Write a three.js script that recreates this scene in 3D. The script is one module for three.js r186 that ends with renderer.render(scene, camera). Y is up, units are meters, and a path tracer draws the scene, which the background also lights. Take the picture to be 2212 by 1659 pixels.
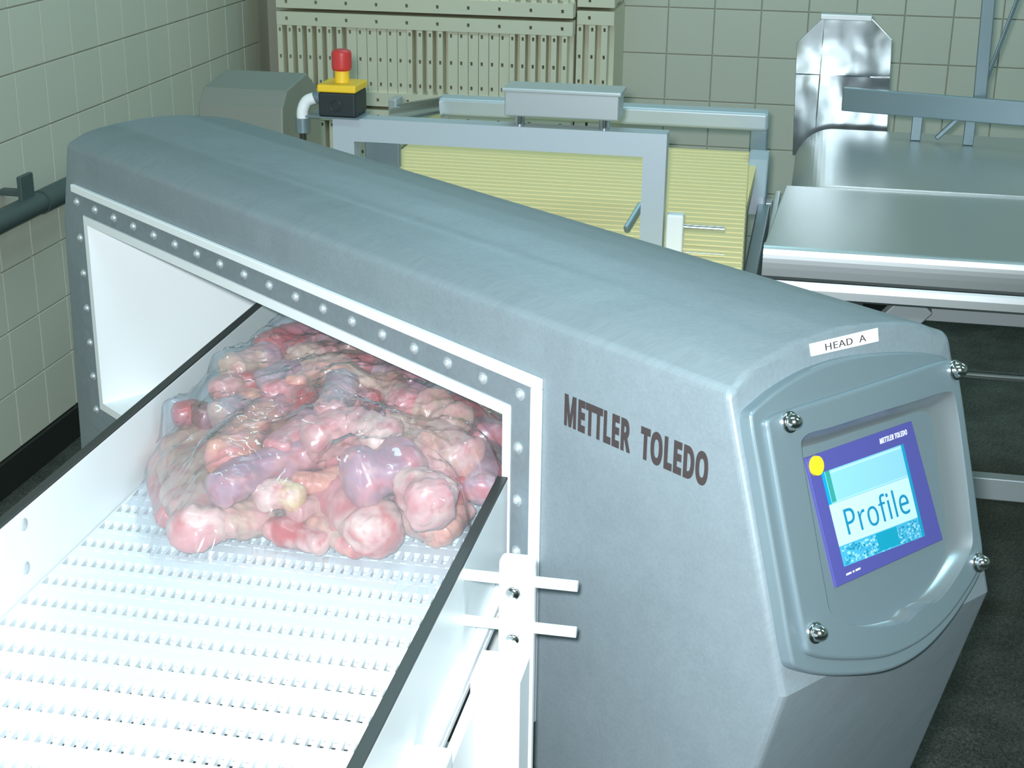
import * as THREE from 'three';
import { RoundedBoxGeometry } from 'three/addons/geometries/RoundedBoxGeometry.js';
import { mergeGeometries } from 'three/addons/utils/BufferGeometryUtils.js';
import { ImprovedNoise } from 'three/addons/math/ImprovedNoise.js';
import { FontLoader } from 'three/addons/loaders/FontLoader.js';
import { TextGeometry } from 'three/addons/geometries/TextGeometry.js';
import { RectAreaLightUniformsLib } from 'three/addons/lights/RectAreaLightUniformsLib.js';

// ---------------------------------------------------------------- camera, light, exposure
const scene = new THREE.Scene();
scene.background = new THREE.Color(0x0c1012);
const FOCAL = 3303, IW = 2212, IH = 1659, EYE = 1.6;
const camera = new THREE.PerspectiveCamera(2 * Math.atan(IH / 2 / FOCAL) * 180 / Math.PI, IW / IH, 0.05, 50);
camera.rotation.order = 'YXZ';
camera.rotation.set(-20.63 * Math.PI / 180, 11.16 * Math.PI / 180, 0.72 * Math.PI / 180);
camera.position.set(0, EYE, 0);
camera.updateMatrixWorld(true);
scene.add(camera);

const renderer = new THREE.WebGLRenderer({ antialias: true });
renderer.toneMapping = THREE.LinearToneMapping;
renderer.toneMappingExposure = 1.0;
renderer.shadowMap.enabled = true;

RectAreaLightUniformsLib.init();
// the photographer's flash, just above and left of the lens
const flash = new THREE.SpotLight(new THREE.Color().setRGB(0.91, 1.0, 1.04), 16.2, 0, 0.92, 1.0, 2);
flash.position.set(-0.025, EYE + 0.03, 0.0);
flash.target.position.set(-0.62, 0.9, -1.75);
flash.castShadow = true;
flash.shadow.radius = 1.0;
scene.add(flash, flash.target);
// ceiling lights of the room (their fittings are built below)
const LAMPS = [[-0.6, -3.6], [1.6, -3.6], [-0.6, -0.9], [1.6, -0.9]];
const CEIL = 2.9;
for (const [x, z] of LAMPS) {
  const l = new THREE.RectAreaLight(new THREE.Color().setRGB(0.55, 0.94, 1.03), 11.2, 1.2, 0.3);
  l.position.set(x, CEIL - 0.085, z);
  l.rotation.x = -Math.PI / 2;
  scene.add(l);
}

// ---------------------------------------------------------------- helpers
const V = (x, y, z) => new THREE.Vector3(x, y, z);
function ray(u, v) { return V((u - IW / 2) / FOCAL, -(v - IH / 2) / FOCAL, -1).applyQuaternion(camera.quaternion); }
const atY = (u, v, y) => { const r = ray(u, v); return r.multiplyScalar((y - EYE) / r.y).add(camera.position); };
const atZ = (u, v, z) => { const r = ray(u, v); return r.multiplyScalar(z / r.z).add(camera.position); };
const atX = (u, v, x) => { const r = ray(u, v); return r.multiplyScalar(x / r.x).add(camera.position); };
let seed = 7;
const rnd = () => { seed = (seed * 1664525 + 1013904223) >>> 0; return seed / 4294967296; };
const perlin = new ImprovedNoise();
const noise = (x, y, z) => perlin.noise(x, y, z);

const taken = {};
function numbered(n) { const k = taken[n] || 0; taken[n] = k + 1; return k ? n + '_' + String(k).padStart(3, '0') : n; }
function shade(o) { o.traverse(m => { if (m.isMesh) { m.castShadow = true; m.receiveShadow = true; } }); return o; }
function obj(name, geo, mat, parent) {
  const g = Array.isArray(geo) ? mergeGeometries(geo.map(a => a.index ? a.toNonIndexed() : a)) : geo;
  const m = new THREE.Mesh(g, mat); m.castShadow = m.receiveShadow = true;
  m.name = parent ? name : numbered(name);
  (parent || scene).add(m); return m;
}
function tag(o, label, category, group) { o.userData.label = label; o.userData.category = category; if (group) o.userData.group = group; return o; }
function thing(name, label, category, pos = [0, 0, 0], turn = 0, group) {
  const g = new THREE.Group(); g.name = numbered(name); g.position.set(...pos); g.rotation.y = turn;
  scene.add(g); return tag(g, label, category, group);
}
function struct(name, geo, mat) { const m = obj(name, geo, mat); m.userData.kind = 'structure'; return m; }
const bx = (x0, x1, y0, y1, z0, z1) => new THREE.BoxGeometry(x1 - x0, y1 - y0, z1 - z0).translate((x0 + x1) / 2, (y0 + y1) / 2, (z0 + z1) / 2);
function rbx(x0, x1, y0, y1, z0, z1, r = 0.004, s = 2) {
  const w = x1 - x0, h = y1 - y0, d = z1 - z0;
  return new RoundedBoxGeometry(w, h, d, s, Math.min(r, w / 2.05, h / 2.05, d / 2.05)).translate((x0 + x1) / 2, (y0 + y1) / 2, (z0 + z1) / 2);
}
function rod(a, b, r, seg = 16) {
  const d = new THREE.Vector3().subVectors(b, a), L = d.length();
  const g = new THREE.CylinderGeometry(r, r, L, seg);
  g.applyQuaternion(new THREE.Quaternion().setFromUnitVectors(V(0, 1, 0), d.normalize()));
  return g.translate((a.x + b.x) / 2, (a.y + b.y) / 2, (a.z + b.z) / 2);
}
function bar(a, b, w, h, r = 0.003) { // rounded bar from a to b, w across, h high
  const d = new THREE.Vector3().subVectors(b, a), L = d.length();
  const g = new RoundedBoxGeometry(L, h, w, 2, Math.min(r, w / 2.1, h / 2.1));
  const x = d.clone().normalize(); let z = V(0, 1, 0); z = new THREE.Vector3().crossVectors(x, z);
  if (z.length() < 0.1) z.set(0, 0, 1); z.normalize();
  const y = new THREE.Vector3().crossVectors(z, x);
  g.applyMatrix4(new THREE.Matrix4().makeBasis(x, y, z));
  return g.translate((a.x + b.x) / 2, (a.y + b.y) / 2, (a.z + b.z) / 2);
}
const shp = pts => { const s = new THREE.Shape(); pts.forEach(([x, y], i) => i ? s.lineTo(x, y) : s.moveTo(x, y)); s.closePath(); return s; };
const smoothShape = (pts, n = 90) => new THREE.CatmullRomCurve3(pts.map(p => V(p[0], p[1], 0)), true, 'centripetal').getPoints(n).slice(0, -1).map(p => [p.x, p.y]);

// ---------------------------------------------------------------- materials
const lin = (r, g, b) => new THREE.Color().setRGB(r, g, b);
const srgb = (r, g, b) => new THREE.Color().setRGB(r / 255, g / 255, b / 255, THREE.SRGBColorSpace);
function noiseTex(size, fn, srgbSpace = true) {
  const d = new Uint8Array(size * size * 4);
  for (let y = 0; y < size; y++) for (let x = 0; x < size; x++) {
    const c = fn(x, y); const i = (y * size + x) * 4;
    d[i] = c[0]; d[i + 1] = c[1]; d[i + 2] = c[2]; d[i + 3] = 255;
  }
  const t = new THREE.DataTexture(d, size, size); t.wrapS = t.wrapT = THREE.RepeatWrapping; t.magFilter = THREE.LinearFilter;
  t.minFilter = THREE.LinearMipmapLinearFilter; t.generateMipmaps = true;
  if (srgbSpace) t.colorSpace = THREE.SRGBColorSpace; t.needsUpdate = true; return t;
}
const blasted = noiseTex(256, () => { const v = 128 + (rnd() - 0.5) * 90; return [v, v, v]; }, false);
const steelTone = noiseTex(256, (x, y) => {
  const v = 240 + 5 * noise(x / 32, y / 32, 3.1) + 4 * noise(x / 9, y / 9, 1.7) + (rnd() - 0.5) * 12; return [v, v, v];
});
const M = {};
M.steel = new THREE.MeshStandardMaterial({ color: lin(0.285, 0.34, 0.372), metalness: 0.25, roughness: 0.5, map: steelTone, bumpMap: blasted, bumpScale: 0.00006 });
M.steelPlain = new THREE.MeshStandardMaterial({ color: lin(0.235, 0.305, 0.34), metalness: 0.45, roughness: 0.36 });
M.satin = new THREE.MeshStandardMaterial({ color: lin(0.56, 0.60, 0.62), metalness: 0.5, roughness: 0.33 });
M.polish = new THREE.MeshStandardMaterial({ color: lin(0.66, 0.69, 0.70), metalness: 1, roughness: 0.14 });
M.coverPaint = new THREE.MeshStandardMaterial({ color: lin(0.22, 0.235, 0.205), metalness: 0.1, roughness: 0.55 });
M.white = new THREE.MeshStandardMaterial({ color: lin(0.88, 0.90, 0.91), roughness: 0.4 });
M.beltWhite = new THREE.MeshStandardMaterial({ color: lin(0.62, 0.66, 0.68), roughness: 0.45 });
M.guard = new THREE.MeshStandardMaterial({ color: lin(0.72, 0.76, 0.77), roughness: 0.4 });
M.trimDark = new THREE.MeshStandardMaterial({ color: lin(0.030, 0.033, 0.032), roughness: 0.35 });
M.frameSteel = new THREE.MeshStandardMaterial({ color: lin(0.52, 0.58, 0.64), metalness: 0.3, roughness: 0.4 });
M.chrome = new THREE.MeshStandardMaterial({ color: lin(0.74, 0.76, 0.77), metalness: 1, roughness: 0.16 });
M.ink = new THREE.MeshStandardMaterial({ color: srgb(64, 54, 54), roughness: 0.6 });
M.purple = new THREE.MeshStandardMaterial({ color: srgb(80, 80, 150), roughness: 0.35 });
M.yellow = new THREE.MeshStandardMaterial({ color: srgb(240, 205, 40), roughness: 0.45 });
M.estopYellow = new THREE.MeshStandardMaterial({ color: srgb(245, 200, 50), roughness: 0.45 });
M.red = new THREE.MeshStandardMaterial({ color: srgb(205, 60, 58), roughness: 0.4 });
M.black = new THREE.MeshStandardMaterial({ color: srgb(38, 46, 50), roughness: 0.5 });
M.cream = new THREE.MeshStandardMaterial({ color: srgb(252, 226, 164), roughness: 0.6 });
M.crate = new THREE.MeshStandardMaterial({ color: srgb(238, 232, 208), roughness: 0.65 });
M.tile = new THREE.MeshStandardMaterial({ color: lin(0.70, 0.685, 0.575), roughness: 0.36 });
M.tile2 = new THREE.MeshStandardMaterial({ color: lin(0.69, 0.675, 0.565), roughness: 0.38 });
M.tile3 = new THREE.MeshStandardMaterial({ color: lin(0.71, 0.69, 0.58), roughness: 0.34 });
M.grout = new THREE.MeshStandardMaterial({ color: lin(0.60, 0.585, 0.49), roughness: 0.9 });
M.baseboard = new THREE.MeshStandardMaterial({ color: lin(0.018, 0.02, 0.018), roughness: 0.5 });
M.ceiling = new THREE.MeshStandardMaterial({ color: lin(0.6, 0.62, 0.58), roughness: 0.9 });
M.pipe = new THREE.MeshStandardMaterial({ color: lin(0.11, 0.15, 0.15), metalness: 0.4, roughness: 0.5 });
const floorTex = noiseTex(512, (x, y) => {
  const n = 18 * noise(x / 60, y / 60, 2.2); const s = rnd();
  const k = 34 * noise((x >> 1) * 0.83 + 0.37, (y >> 1) * 0.79 + 0.21, 8.4); const v = 78 + n + k + (s < 0.1 ? -30 : s > 0.95 ? 40 : (rnd() - 0.5) * 20);
  return [v, v * 1.02, v * 0.95];
});
floorTex.repeat.set(7, 10);
M.floor = new THREE.MeshStandardMaterial({ map: floorTex, roughness: 0.55 });
M.lampBody = new THREE.MeshStandardMaterial({ color: lin(0.75, 0.75, 0.75), roughness: 0.5 });
M.lampGlow = new THREE.MeshStandardMaterial({ color: lin(0.9, 0.9, 0.9), emissive: lin(0.55, 0.94, 1.03), emissiveIntensity: 1.2 });

// ---------------------------------------------------------------- the room
const WX = -1.893, WZ = -5.14, RX = 3.2, FZ = 2.2;
struct('floor', bx(WX - 0.15, RX + 0.15, -0.15, 0, WZ - 0.15, FZ + 0.15), M.floor);
struct('ceiling', bx(WX - 0.15, RX + 0.15, CEIL, CEIL + 0.15, WZ - 0.15, FZ + 0.15), M.ceiling);
const wallLeft = struct('wall_left', bx(WX - 0.15, WX, 0, CEIL, WZ - 0.15, FZ + 0.15), M.grout);
const wallBack = struct('wall_back', bx(WX, RX, 0, CEIL, WZ - 0.15, WZ), M.grout);
struct('wall_right', bx(RX, RX + 0.15, 0, CEIL, WZ - 0.15, FZ + 0.15), M.tile);
struct('wall_front', bx(WX, RX, 0, CEIL, FZ, FZ + 0.15), M.tile);
{
  const P = 0.151, G = 0.0032, T = 0.008, mats = [M.tile, M.tile2, M.tile3];
  const tl = new RoundedBoxGeometry(T * 2, P - G, P - G, 1, 0.0018), tb = new RoundedBoxGeometry(P - G, P - G, T * 2, 1, 0.0018);
  const restL = [], restB = [];
  for (let j = 0; j < 19; j++) {
    const y = 0.089 + P * (j + 0.5); if (y + P / 2 > CEIL) break;
    for (let i = 0; i < 49; i++) {
      const z = -5.015 + P * i - 0.091; if (z - P / 2 < WZ) continue;
      if (z > FZ - P / 2) break;
      if (z < -2.55 && y < 1.5) { const m = obj('tile', tl, mats[Math.floor(rnd() * 3)], wallLeft); m.position.set(WX, y, z); }
      else restL.push(bx(WX - T, WX + T, y - (P - G) / 2, y + (P - G) / 2, z - (P - G) / 2, z + (P - G) / 2));
    }
    for (let i = 0; i < 33; i++) {
      const x = -1.788 + P * i; if (x + P / 2 > RX) break;
      if (x < 1.25 && y < 1.5) { const m = obj('tile', tb, mats[Math.floor(rnd() * 3)], wallBack); m.position.set(x, y, WZ); }
      else restB.push(bx(x - (P - G) / 2, x + (P - G) / 2, y - (P - G) / 2, y + (P - G) / 2, WZ - T, WZ + T));
    }
  }
  obj('tile_field', restL, M.tile, wallLeft).userData.kind = 'stuff';
  obj('tile_field', restB, M.tile, wallBack).userData.kind = 'stuff';
}
struct('baseboard_left', rbx(WX - 0.005, WX + 0.016, 0, 0.088, WZ, FZ, 0.004), M.baseboard);
struct('baseboard_back', rbx(WX, RX, 0, 0.088, WZ - 0.005, WZ + 0.016, 0.004), M.baseboard);
LAMPS.forEach(([x, z], i) => {
  const t = thing('ceiling_light', 'long fluorescent ceiling light above ' + ['the cream outfeed conveyor', 'the far half of the steel table', 'the white infeed conveyor', 'the bare floor beside the detector'][i], 'ceiling light', [x, CEIL, z], 0, 'ceiling light fittings');
  obj('housing', rbx(-0.64, 0.64, -0.06, 0, -0.18, 0.18, 0.01), M.lampBody, t);
  obj('diffuser', rbx(-0.6, 0.6, -0.08, -0.06, -0.15, 0.15, 0.008), M.lampGlow, t);
});
// pipe along the left wall
{
  const px = WX + 0.07, a = atX(60, 450, px);
  const t = thing('wall_pipe', 'dark grey pipe running along the tiled wall behind the detector', 'pipe', [px, a.y, a.z]);
  obj('pipe', rod(V(0, 0, 2.2), V(0, 0, -0.46), 0.026, 20), M.pipe, t);
  obj('collar', rod(V(0, 0, -0.06), V(0, 0, -0.30), 0.029, 20), M.pipe, t);
  obj('bracket', [rbx(-0.006, 0.006, 0.0, 0.082, -0.03, 0.03, 0.003), rbx(-0.07, 0.0, 0.03, 0.045, -0.012, 0.012, 0.003)], M.pipe, t);
}

// ---------------------------------------------------------------- metal detector head
const HEAD_T = -38.48 * Math.PI / 180;
const O = ray(1174, 818).multiplyScalar(1.5).add(camera.position);
const head = thing('metal_detector', 'grey steel conveyor metal detector with wide white-lined tunnel and touch screen end', 'metal detector', [O.x, 0, O.z], HEAD_T);
const HY = O.y;
const DP = 0.318, YT = 0.060, YB = -0.46, KNEE = -0.205, LK = -0.07;
const xr = y => y > KNEE ? 0.2396 - (y - 0.0566) * 0.3225 : 0.324 - (KNEE - y) * 0.26;
const xl = y => y > LK ? -1.064 - (0.0566 - y) * 0.28 : -1.0995 - (LK - y) * 0.045;
const OPEN = { x0: -1.008, x1: -0.0585, y0: -0.335, y1: -0.055 };
{
  const archPts = [[0, 0.060], [0.02, 0.0685], [0.0434, 0.0747], [0.0817, 0.0797], [0.114, 0.0818], [0.147, 0.0824], [0.18, 0.0799], [0.213, 0.0753], [0.247, 0.0695], [0.28, 0.061], [0.305, 0.050], [0.318, 0.040]];
  const arch = s => { for (let i = 1; i < archPts.length; i++) if (s <= archPts[i][0] + 1e-9) { const [a, b] = [archPts[i - 1], archPts[i]]; const t = (s - a[0]) / (b[0] - a[0]); return a[1] + (b[1] - a[1]) * t; } return archPts[archPts.length - 1][1]; };
  const R = 0.012;
  // one closed section loop (k, y), inset by d, starting at the front bottom and going up
  function loop(d) {
    const r = Math.max(R - d, 0.002), k0 = -d, k1 = -DP + d, yb = YB + d, pts = [];
    const arc = (cx, cy, a0, a1, n) => { for (let i = 0; i <= n; i++) { const a = a0 + (a1 - a0) * i / n; pts.push([cx + r * Math.cos(a), cy + r * Math.sin(a)]); } };
    arc(k0 - r, yb + r, -Math.PI / 2, 0, 5);
    const nf0 = pts.length - 1;
    pts.push([k0, KNEE], [k0, LK]);
    const yf = arch(d) - d - r * 0.9;
    arc(k0 - r, yf, 0, Math.PI * 0.42, 6);
    const nf1 = pts.length - 7;
    const last = pts[pts.length - 1];
    for (let i = 1; i <= 22; i++) { const s = d + r + (DP - 2 * d - 2 * r) * i / 22; if (-s < last[0] - 0.002) pts.push([-s, arch(s) - d]); else pts.push([last[0] - 0.0005 * i, last[1] + 0.0001 * i]); }
    const yr = arch(DP - d - r) - d - r;
    for (let i = 1; i <= 6; i++) { const a = Math.PI * (0.5 + 0.5 * i / 6); pts.push([k1 + r + r * Math.cos(a), yr + r * Math.sin(a)]); }
    const nb0 = pts.length - 1;
    pts.push([k1, LK], [k1, KNEE]);
    arc(k1 + r, yb + r, Math.PI, Math.PI * 1.5, 5);
    return { pts, nf0, nf1, nb0, nb1: nb0 + 3 };
  }
  const RE = 0.008, stations = [];
  for (let i = 0; i <= 5; i++) { const a = Math.PI / 2 * i / 5; stations.push({ d: RE * (1 - Math.sin(a)), e: RE * (1 - Math.cos(a)), side: -1 }); } // left end, opening to full size
  for (let i = 5; i >= 0; i--) { const a = Math.PI / 2 * i / 5; stations.push({ d: RE * (1 - Math.sin(a)), e: RE * (1 - Math.cos(a)), side: 1 }); }
  const L = stations.map(s => { const l = loop(s.d); return l.pts.map(([k, y]) => [s.side < 0 ? xl(y) + s.e : xr(y) - s.e, y, k]); });
  const base = loop(0), N = base.pts.length, pos = [], uv = [];
  const tri = (a, b, c) => { for (const p of [a, b, c]) { pos.push(...p); uv.push(p[0] * 2 + p[2], p[1] * 2 + p[2] * 1.7); } };
  for (let s = 0; s + 1 < L.length; s++) for (let i = 0; i < N; i++) {
    const j = (i + 1) % N;
    const mid = s === 5;
    if (mid && ((i >= base.nf0 && i < base.nf1) || (i >= base.nb0 && i < base.nb1))) continue;
    const a = L[s][i], b = L[s + 1][i], c = L[s + 1][j], d = L[s][j];
    tri(a, b, c); tri(a, c, d);
  }
  // end caps
  for (const s of [0, L.length - 1]) {
    const P = L[s], yk = s ? KNEE : LK;
    const up = P.filter(p => p[1] > yk - 1e-6), ib = P.findIndex((p, i) => i > N / 2 && Math.abs(p[1] - yk) < 1e-6);
    const low = P.slice(ib).concat(P.slice(0, ib)).filter(p => p[1] < yk + 1e-6);
    for (const Q of [up, low]) for (const [a, b, c] of THREE.ShapeUtils.triangulateShape(Q.map(p => new THREE.Vector2(p[2], p[1])), [])) s ? tri(Q[a], Q[c], Q[b]) : tri(Q[a], Q[b], Q[c]);
  }
  // front and back faces with the tunnel opening
  for (const [sA, k, i0, i1] of [[5, 0, base.nf0, base.nf1], [5, -DP, base.nb0, base.nb1]]) {
    const left = [], right = [];
    for (let i = i0; i <= i1; i++) { left.push(L[5][i]); right.push(L[6][i]); }
    const out = left.concat(right.slice().reverse()).map(p => new THREE.Vector2(p[0], p[1]));
    const hole = [[OPEN.x0, OPEN.y0], [OPEN.x1, OPEN.y0], [OPEN.x1, OPEN.y1], [OPEN.x0, OPEN.y1]].map(p => new THREE.Vector2(...p));
    if (THREE.ShapeUtils.isClockWise(out)) out.reverse();
    if (!THREE.ShapeUtils.isClockWise(hole)) hole.reverse();
    const all = out.concat(hole);
    for (const [a, b, c] of THREE.ShapeUtils.triangulateShape(out, [hole])) {
      const q = [a, b, c].map(n => [all[n].x, all[n].y, k]); k === 0 ? tri(q[0], q[1], q[2]) : tri(q[0], q[2], q[1]);
    }
  }
  let g = new THREE.BufferGeometry();
  g.setAttribute('position', new THREE.Float32BufferAttribute(pos, 3));
  g.setAttribute('uv', new THREE.Float32BufferAttribute(uv, 2));
  const { mergeVertices, toCreasedNormals } = await import('three/addons/utils/BufferGeometryUtils.js');
  g = toCreasedNormals(g, 0.42);
  obj('body', g.translate(0, HY, 0), M.steel, head);

  // white tunnel lining and its lip
  const o = OPEN, th = 0.012;
  obj('tunnel_lining', [
    bx(o.x0 - th, o.x1 + th, o.y1, o.y1 + th, -DP - 0.004, 0.003), bx(o.x0 - th, o.x1 + th, o.y0 - th, o.y0, -DP - 0.004, 0.003),
    bx(o.x0 - th, o.x0, o.y0, o.y1, -DP - 0.004, 0.003), bx(o.x1, o.x1 + th, o.y0, o.y1, -DP - 0.004, 0.003)].map(q => q.translate(0, HY, 0)), M.white, head);
  // steel clamping frame around the opening, with its screws
  const fr = shp([[-1.052, -0.385], [-0.012, -0.385], [-0.012, -0.011], [-1.052, -0.011]]);
  fr.holes.push(new THREE.Path(shp([[o.x0 - th, o.y0 - th], [o.x0 - th, o.y1 + 0.0145], [o.x1 + th, o.y1 + 0.0145], [o.x1 + th, o.y0 - th]]).getPoints()));
  obj('clamping_frame', new THREE.ExtrudeGeometry(fr, { depth: 0.002, bevelEnabled: false }).translate(0, HY, 0), M.steel, head);
  obj('trim_strip', rbx(-1.046, 0, HY - 0.0115, HY, 0, 0.007, 0.0015), M.white, head);
  obj('trim_strip', rbx(-0.012, 0, HY - 0.392, HY - 0.0115, 0, 0.007, 0.0015), M.white, head);
  const sc = mergeGeometries([
    new THREE.LatheGeometry([[0, 0.0052], [0.0014, 0.0051], [0.0032, 0.0044], [0.0046, 0.0030], [0.0052, 0.0012], [0.0052, 0]].map(p => new THREE.Vector2(...p)), 14).rotateX(Math.PI / 2),
    new THREE.CylinderGeometry(0.0066, 0.0066, 0.0008, 16).rotateX(Math.PI / 2).translate(0, 0, 0.0004)].map(a => a.toNonIndexed()));
  const spots = [];
  for (let i = 0; i < 18; i++) spots.push([-1.037 + 1.005 * i / 17, -0.0255]);
  for (let i = 1; i < 7; i++) { spots.push([-1.037 + 0.0005 * i, -0.0255 - 0.0545 * i]); spots.push([-0.0335 - 0.0005 * i, -0.0255 - 0.0588 * i]); }
  for (const [x, y] of spots) obj('screw', sc, M.satin, head).position.set(x, HY + y, 0.002);
  // maker's name on the front
  const font = await new FontLoader().loadAsync('fonts/droid/droid_sans_bold.typeface.json');
  const words = [['METTLER', 0.0319, 0.1235], ['TOLEDO', 0.1369, 0.2214]].map(([w, x0, x1]) => {
    const t = new TextGeometry(w, { font, size: 0.04, depth: 0.0003, curveSegments: 6, bevelEnabled: true, bevelThickness: 0.0002, bevelSize: 0.0013, bevelSegments: 1 });
    t.computeBoundingBox(); const b = t.boundingBox;
    const sx = (x1 - x0) / (b.max.x - b.min.x), sy = 0.0328 / (b.max.y - b.min.y);
    return t.translate(-b.min.x, -b.min.y, 0).scale(sx, sy, 1).translate(x0, HY - 0.0385, 0.0001);
  });
  const lt = obj('lettering', words, M.ink, head); lt.userData.label = 'dark brown capital lettering';

  // ---- end panel: local x runs to the back, y up the slope, z outward
  const e = new THREE.Group(); e.name = 'control_panel'; head.add(e);
  e.userData.label = 'bolted cover with touch screen';
  const T0 = 0.30694, T1 = 0.95173;
  e.matrixAutoUpdate = true;
  e.quaternion.setFromRotationMatrix(new THREE.Matrix4().makeBasis(V(0, 0, -1), V(-T0, T1, 0), V(T1, T0, 0)));
  e.position.set(0.2396, HY + 0.0566, 0);
  const pl = a => a.map(([s, t]) => [s, -t]);
  const outer = smoothShape(pl([[0.0087, 0.020], [0.028, 0.0125], [0.0476, 0.007], [0.0866, 0.0005], [0.1255, -0.001], [0.1646, 0.0017], [0.2315, 0.0128], [0.285, 0.029], [0.2985, 0.040], [0.3024, 0.060], [0.3015, 0.1156], [0.299, 0.194], [0.297, 0.232], [0.289, 0.247], [0.2551, 0.268], [0.222, 0.2825], [0.1877, 0.292], [0.152, 0.2945], [0.1179, 0.2905], [0.0502, 0.2697], [0.018, 0.2545], [0.0075, 0.246], [0.0058, 0.235], [0.0062, 0.18], [0.0062, 0.1244], [0.0066, 0.07], [0.0068, 0.028]]), 170);
  const win = smoothShape(pl([[0.0535, 0.066], [0.056, 0.0545], [0.066, 0.049], [0.10, 0.0502], [0.1602, 0.0521], [0.22, 0.0545], [0.274, 0.0572], [0.2855, 0.062], [0.2885, 0.073], [0.2871, 0.1351], [0.2835, 0.185], [0.2800, 0.2120], [0.2720, 0.2230], [0.2391, 0.2440], [0.2130, 0.2535], [0.1890, 0.2535], [0.1800, 0.2545], [0.1640, 0.2590], [0.1425, 0.2570], [0.1150, 0.2510], [0.0915, 0.2420], [0.0620, 0.2230], [0.0550, 0.2130], [0.0535, 0.19], [0.053, 0.13]]), 150);
  const raised = smoothShape(pl([[0.0200, 0.040], [0.0210, 0.0300], [0.0300, 0.0270], [0.0504, 0.0266], [0.12, 0.0282], [0.2, 0.0297], [0.2810, 0.0315], [0.2930, 0.0350], [0.2965, 0.046], [0.2960, 0.1156], [0.2930, 0.194], [0.2905, 0.229], [0.2800, 0.2420], [0.2500, 0.2590], [0.2180, 0.2720], [0.1840, 0.2790], [0.1500, 0.2800], [0.1179, 0.2760], [0.0600, 0.2580], [0.0310, 0.2450], [0.0225, 0.2380], [0.0213, 0.226], [0.0200, 0.18], [0.0196, 0.124], [0.0198, 0.075]]), 170);
  const ringShape = (a, b) => { const s = shp(a); s.holes.push(new THREE.Path(b.map(p => new THREE.Vector2(...p)))); return s; };
  obj('cover_plate', new THREE.ExtrudeGeometry(ringShape(outer, win), { depth: 0.010, bevelEnabled: true, bevelThickness: 0.0035, bevelSize: 0.0035, bevelOffset: -0.0035, bevelSegments: 4 }), M.steelPlain, e);
  obj('cover_frame', new THREE.ExtrudeGeometry(ringShape(raised, win), { depth: 0.004, bevelEnabled: true, bevelThickness: 0.004, bevelSize: 0.004, bevelOffset: -0.004, bevelSegments: 4 }).translate(0, 0, 0.0105), M.steelPlain, e);
  const inner = win.map(([s, t]) => { const a = (s - 0.053) / 0.2355, b = (-t - 0.049) / 0.21; return [0.0605 + a * (0.2600 - 0.0605), -(0.0690 + b * (0.2500 - 0.0690))]; });
  { const rp = [], ri = [], K2 = 7, n = win.length;
    for (let k = 0; k <= K2; k++) { const w = k / K2, zz = 0.0180 + (0.0026 - 0.0180) * Math.sin(w * Math.PI / 2); for (let i = 0; i < n; i++) rp.push(win[i][0] + (inner[i][0] - win[i][0]) * w, win[i][1] + (inner[i][1] - win[i][1]) * w, zz); }
    for (let k = 0; k < K2; k++) for (let i = 0; i < n; i++) { const j = (i + 1) % n, a = k * n, b = a + n; ri.push(a + i, b + i, a + j, a + j, b + i, b + j); }
    const g = new THREE.BufferGeometry(); g.setAttribute('position', new THREE.Float32BufferAttribute(rp, 3)); g.setIndex(ri); g.computeVertexNormals();
    obj('recess_wall', g, M.panelSteel = new THREE.MeshStandardMaterial({ color: lin(0.42, 0.48, 0.51), metalness: 0.75, roughness: 0.28, side: THREE.DoubleSide }), e); }
  const floorShape = shp(win);
  obj('recess_floor', new THREE.ExtrudeGeometry(floorShape, { depth: 0.002, bevelEnabled: false }).translate(0, 0, 0.0008), M.steelPlain, e);
  const bez = pl([[0.0752, 0.0764], [0.2305, 0.0798], [0.2490, 0.2020], [0.0871, 0.2000]]);
  obj('screen_bezel', new THREE.ExtrudeGeometry(shp(bez), { depth: 0.0022, bevelEnabled: true, bevelThickness: 0.0006, bevelSize: 0.0006, bevelOffset: -0.0006, bevelSegments: 1 }).translate(0, 0, 0.0024), M.purple, e).userData.label = 'violet screen surround';
  // display picture
  const cv = document.createElement('canvas'); cv.width = 512; cv.height = 400; const c = cv.getContext('2d');
  c.fillStyle = '#a4d8ee'; c.fillRect(0, 0, 512, 400);
  c.fillStyle = '#8ccfec'; c.fillRect(0, 0, 512, 138);
  c.fillStyle = '#bce6f2'; c.fillRect(30, 6, 470, 128);
  c.fillStyle = '#96d4ee'; c.fillRect(44, 14, 456, 116);
  c.fillStyle = '#3aa59a'; c.fillRect(22, 0, 26, 132);
  c.fillStyle = '#cdeaf3'; c.fillRect(0, 138, 512, 176);
  c.fillStyle = '#12a4cf'; c.fillRect(0, 0, 18, 136);
  c.fillStyle = '#4fb5d9'; c.fillRect(0, 314, 512, 86);
  for (let i = 0; i < 300; i++) { c.fillStyle = ['#8fd3ea', '#2fa3c9', '#a9def0', '#1b8fb0'][Math.floor(rnd() * 4)]; c.fillRect(4 + rnd() * 495, 318 + rnd() * 74, 6 + rnd() * 10, 4 + rnd() * 8); }
  c.fillStyle = '#14a0be'; c.fillRect(222, 318, 130, 76);
  c.fillStyle = '#1a9cc6'; c.fillRect(494, 0, 18, 400);
  c.fillStyle = '#1a8fb8'; c.font = '150px sans-serif'; c.textAlign = 'center'; c.textBaseline = 'alphabetic';
  c.save(); c.translate(262, 282); c.scale(0.94, 1.0); c.fillText('Profile', 0, 0); c.restore();
  const st = new THREE.CanvasTexture(cv); st.colorSpace = THREE.SRGBColorSpace;
  const q = pl([[0.0919, 0.0943], [0.2122, 0.0974], [0.2225, 0.1906], [0.1016, 0.1847]]);
  const sg = new THREE.BufferGeometry(), sp = [], su = [], si = [];
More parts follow.
